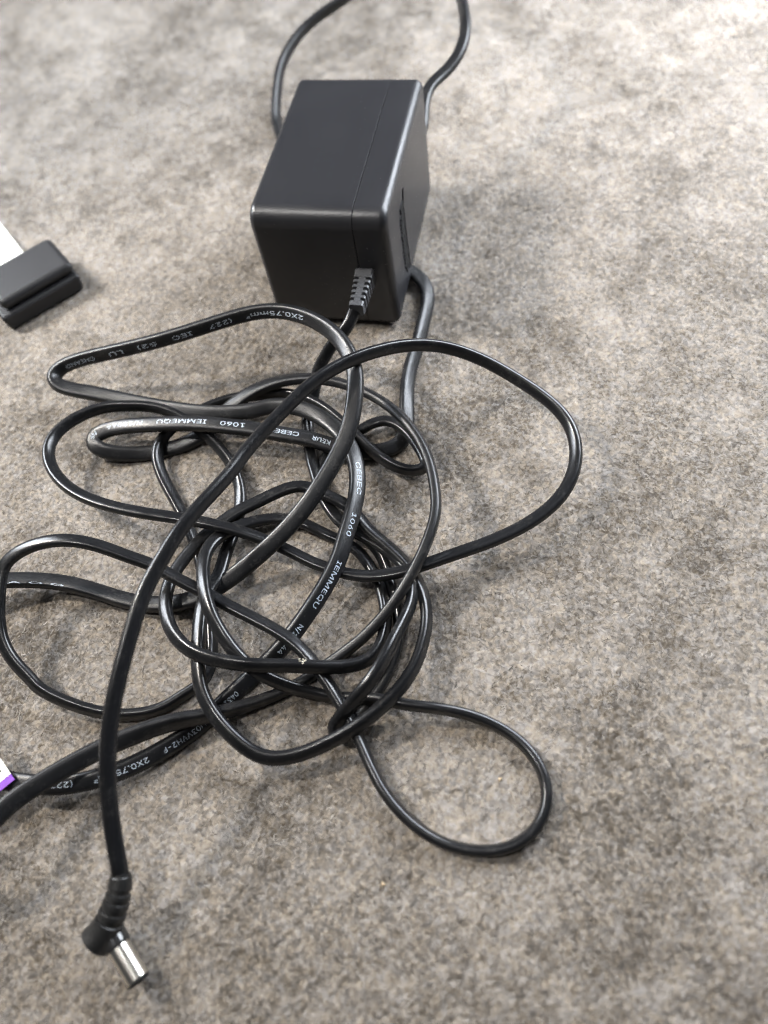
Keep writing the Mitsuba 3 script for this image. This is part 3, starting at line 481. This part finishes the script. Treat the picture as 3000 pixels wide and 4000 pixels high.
SEAM = 0.752 * W
shell = rounded_slab(0, SEAM - 0.00016, 0.0026, 0.00006)
cover = rounded_slab(SEAM + 0.00016, W, 0.00006, 0.0032)
core = rounded_slab(SEAM - 0.002, SEAM + 0.002, 0.0001, 0.0001, shrink=0.0006)
slot_pts = [(0.0275, 0.0415), (0.0258, 0.034), (0.0252, 0.026), (0.0254, 0.016), (0.0262, 0.006)]
slot = m3.Manifold()
for (ya, za), (yb, zb) in zip(slot_pts[:-1], slot_pts[1:]):
    d = np.array([0, yb - ya, zb - za]); d /= np.linalg.norm(d)
    sd = np.array([0, -d[2], d[1]]) * 0.0013
    c = [np.array([x, y, z]) + s * sd + e * d * 0.0003 for x in (W - 0.0014, W + 0.002) for (y, z, e) in ((ya, za, -1), (yb, zb, 1)) for s in (-1, 1)]
    slot = slot + m3.Manifold.hull_points(np.array(c))
cover = cover - slot


def boxed(m):
    mesh = from_manifold(m) if isinstance(m, m3.Manifold) else m
    mesh = mesh.copy(); mesh.apply_transform(BOX)
    return mesh


put('power_adapter__main_shell', boxed(shell), 'm_case', 25)
put('power_adapter__side_cover', boxed(cover), 'm_case', 25)
put('power_adapter__seam_core', boxed(core), 'm_dark', 25)
# rough ribbed patch beside the slot
marks = []
for n in range(17):
    z = 0.0100 + 0.0018 * n
    y1 = np.interp(z, [q[1] for q in slot_pts[::-1]], [q[0] for q in slot_pts[::-1]]) - 0.0018
    y0 = y1 - 0.0040 - 0.0022 * rng.random()
    m = trimesh.creation.box([0.0009, y1 - y0, 0.0009]); m.apply_translation([W + 0.0001, (y0 + y1) / 2, z + 0.0002 * rng.normal()]); marks.append(m)
put('power_adapter__side_cover__moulded_marks', boxed(trimesh.util.concatenate(marks)), 'm_dark', False)
labels['power_adapter__side_cover__moulded_marks'] = {'kind': 'stuff'}

# strain relief: a ribbed, tapering finger that sticks out of the front face
RX, RZ, RL = 0.0397, 0.0252, 0.0170


def relief_block(y0, y1, fat):
    pts = []
    for y in (y0, y1):
        f = -y / RL
        hw, hh = (0.0035 - 0.0010 * f) * fat, (0.0037 - 0.0011 * f) * fat
        for sx in (-1, 1):
            for sz in (-1, 1):
                for e in (0, 1):
                    pts.append([RX + sx * (hw - 0.0005 * e), y, RZ + sz * (hh - 0.0005 * (1 - e))])
    return m3.Manifold.hull_points(np.array(pts))


relief = relief_block(0.001, -0.0039, 1.0) + relief_block(0.001, -RL, 0.50)
edges = [(-0.0052, -0.0063), (-0.0076, -0.0087), (-0.0100, -0.0111), (-0.0124, -0.0135), (-0.0149, -RL)]
for y0, y1 in edges:
    relief = relief + relief_block(y0, y1, 1.0)
spine = m3.Manifold.hull_points(np.array([[RX + sx * hw, y, z] for y, hw in ((0.0, 0.0013), (-RL + 0.0002, 0.0011)) for sx in (-1, 1)
                                            for z in (RZ, RZ + 0.0036 + 0.0011 * y / RL)]))
relief = relief + spine
put('power_adapter__strain_relief', boxed(relief), 'm_relief', 25, 'grey ribbed strain relief under which the thin cable leaves the box')

low = Cord(DC_CORD, 0.00225, 0.00155, 2.5, 0.07)
mains = Cord(MAINS_CORD, 0.00285, 0.00175, 2.9, 0.0)
put('power_adapter__thin_cord', low.mesh(), 'm_cord', 60, 'thin black low-voltage cable coiled in loops, ending in a barrel plug')
put('power_adapter__mains_cord', mains.mesh(), 'm_mains', 60, 'wide flat black mains cable with white printing')
for text, s0, s1 in PRINT:
    key = 'power_adapter__mains_cord__printed_word'
    n = sum(q.startswith(key) for q in scene)
    off = 0.0022 if text == 'AOO' else 0.0001
    put(key + (f'_{n:03d}' if n else ''), mains.lettering(text if text != 'AOO' else 'A O O', s0, s1, off, 0.0005 if text == 'AOO' else 0.0016), 'm_print', False)

# right-angled barrel plug at the end of the thin cord
mm = lambda *a: np.array(a) / 1000
boot_pts = [mm(-88.2, 43.8, 14.0), mm(-89.3, 39.9, 12.6), mm(-91.0, 36.8, 11.2), mm(-93.4, 33.6, 9.4), mm(-96.0, 31.2, 8.0), mm(-98.9, 29.2, 7.0)]
f = np.linspace(0, 1, 160)
rad = 0.0029 + 0.0017 * f
rad = rad - 0.00055 * (np.abs(((f - 0.14) * 8.5) % 1 - 0.5) < 0.24) * ((f > 0.16) & (f < 0.62))
rad[f > 0.93] *= np.sqrt(np.clip(1 - ((f[f > 0.93] - 0.93) / 0.075) ** 2, 0.05, 1))
rad[f < 0.03] *= 0.93
put('power_adapter__barrel_plug', sweep(boot_pts, rad, per=34, sides=36), 'm_boot', 30, 'black right-angled rubber plug with a bare metal barrel')
B0, B1 = mm(-92.4, 27.9, 6.4), mm(-87.3, 18.4, 4.6)
ax = (B1 - B0) / np.linalg.norm(B1 - B0)


def along(profile_rs, key, mat, sides=40):
    """Turned part about the barrel axis from (distance from B0, radius) pairs in mm."""
    u = np.cross(ax, [0, 0, 1]); u /= np.linalg.norm(u); v = np.cross(ax, u)
    a = np.arange(sides) * 2 * math.pi / sides
    V = np.array([[B0 + ax * s / 1000 + (math.cos(b) * u + math.sin(b) * v) * r / 1000 for b in a] for s, r in profile_rs])
    put(key, tube_faces(V, cap=True), mat, 30)


along([(-4.5, 3.7), (-0.4, 3.7), (0.25, 3.55), (0.3, 3.2), (0.5, 3.15)], 'power_adapter__barrel_plug__collar', 'm_collar')
along([(0.3, 3.0), (9.7, 3.0), (9.9, 2.9), (9.9, 2.7)], 'power_adapter__barrel_plug__barrel', 'm_metal')
labels['power_adapter__barrel_plug__barrel'] = {'label': 'shiny bare metal barrel of the plug'}
along([(9.85, 2.6), (9.9, 2.85), (10.4, 2.85), (10.6, 2.7), (10.6, 1.5), (7.0, 1.4)], 'power_adapter__barrel_plug__tip_ring', 'm_dark')

# dried paint speck on one loop
sp = []
for n in range(9):
    m = trimesh.creation.icosphere(1, 1.0); m.apply_scale([0.00018 + 0.00025 * rng.random(), 0.00014 + 0.00012 * rng.random(), 0.0001])
    P, d, w, nn = low.frame(np.array([SPECK + rng.normal(0, 0.22)]))
    cam_dir = EYE - P[0]; cam_dir /= np.linalg.norm(cam_dir)
    up = np.array([0, 0, 1.0]); up = up - d[0] * (up @ d[0]); up /= np.linalg.norm(up)
    ang = rng.normal(0.35, 0.25)
    sd = np.cross(d[0], up); out = up * math.cos(ang) + sd * math.sin(ang)
    t = out @ w[0]; y = out @ nn[0]
    r = 1 / ((abs(t) / low.hw) ** 2.5 + (abs(y) / low.ht) ** 2.5) ** 0.4
    m.apply_translation(P[0] + out * r); sp.append(m)
put('power_adapter__thin_cord__paint_speck', trimesh.util.concatenate(sp), 'm_speck', True, 'small cream speck of dried paint on the cable')

# ------------------------------------------------------------------ black plug block at the left edge
A, Bq, C = mm(-115.4, 307.3, 14.0), mm(-105.3, 287.6, 14.0), mm(-130.0, 270.0, 14.0)
ey = (A - Bq); wid = np.linalg.norm(ey); ey /= wid
exb = C - Bq; exb -= ey * (exb @ ey); ln = np.linalg.norm(exb); exb /= ln
PB = np.eye(4); PB[:3, 0], PB[:3, 1], PB[:3, 2], PB[:3, 3] = exb, ey, [0, 0, 1], [Bq[0], Bq[1], 0]
if np.linalg.det(PB[:3, :3]) < 0:
    PB[:3, 2] *= 1


def soft_box(x0, x1, y0, y1, z0, z1, r, taper=0.0):
    pts = []
    for x, sx in ((x0, -1), (x1, 1)):
        for y, sy in ((y0, -1), (y1, 1)):
            for z, sz in ((z0, -1), (z1, 1)):
                tp = taper if sz < 0 else 0
                c = np.array([x - sx * (r + tp), y - sy * (r + tp), z - sz * r])
                pts.append(c + r * trimesh.creation.icosphere(2).vertices)
    return m3.Manifold.hull_points(np.vstack(pts))


def block(m, key, mat):
    mesh = from_manifold(m); mesh.apply_transform(PB)
    if mesh.volume < 0:
        mesh.invert()
    put(key, mesh, mat, 30)


labels['plug_block'] = {'label': 'small black two-part plug housing at the left edge, with a white label behind it', 'category': 'plug'}
block(soft_box(-0.0003, ln + 0.0034, -0.0012, wid, 0.0094, 0.0146, 0.0026), 'plug_block__upper_shell', 'm_block')
block(soft_box(-0.0003, ln + 0.0062, -0.0028, wid, 0.0006, 0.0089, 0.0016, 0.0006), 'plug_block__lower_shell', 'm_block')
block(soft_box(0.0010, ln + 0.0004, 0.0006, wid - 0.0012, 0.0030, 0.0125, 0.0006), 'plug_block__seam_core', 'm_dark')
block(soft_box(0.006, ln - 0.005, 0.005, wid - 0.005, -0.0004, 0.0045, 0.0006), 'plug_block__foot', 'm_dark')

# white label standing off behind the plug block
p0, p1, p2 = mm(-129.8, 310.9, 0), mm(-144.1, 339.7, 0), mm(-150.0, 299.0, 0)
e1 = (p1 - p0); l1 = np.linalg.norm(e1); e1 /= l1
e2 = (p2 - p0); e2 -= e1 * (e2 @ e1); l2 = np.linalg.norm(e2); e2 /= l2
PL = np.eye(4); PL[:3, 0], PL[:3, 1], PL[:3, 3] = e1, e2, p0
lab = from_manifold(soft_box(-0.008, 0.035, 0, 0.030, 0.0006, 0.0042, 0.0008)); lab.apply_transform(PL)
if lab.volume < 0:
    lab.invert()
put('white_box', lab, 'm_white', 30)
labels['white_box'] = {'label': 'corner of a flat white card box behind the black plug at the left edge', 'category': 'box'}

# ------------------------------------------------------------------ white and purple tag on the cable at the left edge
tu = mm(-120.94, 76.54, 0) - mm(-125.69, 84.64, 0); tl = np.linalg.norm(tu); tu /= tl
tv = np.array([-tu[1], tu[0], 0]) * -1
if tv[0] > 0:
    tv = -tv
TG = np.eye(4); TG[:3, 0], TG[:3, 1], TG[:3, 2], TG[:3, 3] = tu, tv, [0, 0, 1], mm(-125.69, 84.64, 0)


def tag(x0, x1, y0, y1, z0, z1, key, mat, bend=True):
    m = trimesh.creation.box([x1 - x0, y1 - y0, z1 - z0]).subdivide().subdivide().subdivide()
    v = np.array(m.vertices) + [(x0 + x1) / 2, (y0 + y1) / 2, (z0 + z1) / 2]
    v[:, 2] += 0.0106 - 0.17 * np.clip(v[:, 0], 0, None) - 25.0 * np.clip(v[:, 1] - 0.006, 0, None) ** 2
    m.vertices = v; m.apply_transform(TG)
    if m.volume < 0:
        m.invert()
    put(key, m, mat, 30)


labels['cable_tag'] = {'label': 'white paper tag with a purple stripe lying over the cable at the lower left edge', 'category': 'tag'}
tag(-0.010, tl - 0.0021, 0, 0.016, 0, 0.00025, 'cable_tag__paper', 'm_white')
tag(tl - 0.0021, tl, 0, 0.016, 0, 0.00026, 'cable_tag__purple_stripe', 'm_purple')
tag(tl - 0.0050, tl - 0.0044, 0.0016, 0.0027, 0.00026, 0.0003, 'cable_tag__printed_stroke', 'm_ink')
tag(tl - 0.0066, tl - 0.0058, 0.0014, 0.0030, 0.00026, 0.0003, 'cable_tag__printed_stroke_001', 'm_ink')

# ------------------------------------------------------------------ crumbs on the carpet
def crumb(n, x, y, s, ang, label):
    pts = np.array([[0, 0, 0], [1.0, 0.2, 0.1], [0.35, 0.9, 0.1], [0.4, 0.4, 0.55], [0.9, 0.5, 0.3]]) - [0.5, 0.4, 0]
    m = from_manifold(m3.Manifold.hull_points(pts * s))
    m.apply_transform(trimesh.transformations.rotation_matrix(ang, [0, 0, 1])); m.apply_translation([x, y, 0.0003])
    key = 'crumb' if n == 0 else f'crumb_{n:03d}'
    put(key, m, 'm_crumb', False)
    labels[key] = {'label': label, 'category': 'crumb'}


crumb(0, 0.0152, 0.0487, 0.0014, 0.4, 'tan crumb inside the lower right cable loop')
crumb(1, -0.0221, 0.0290, 0.0013, 2.0, 'pale crumb on bare carpet below the lower right cable loop')
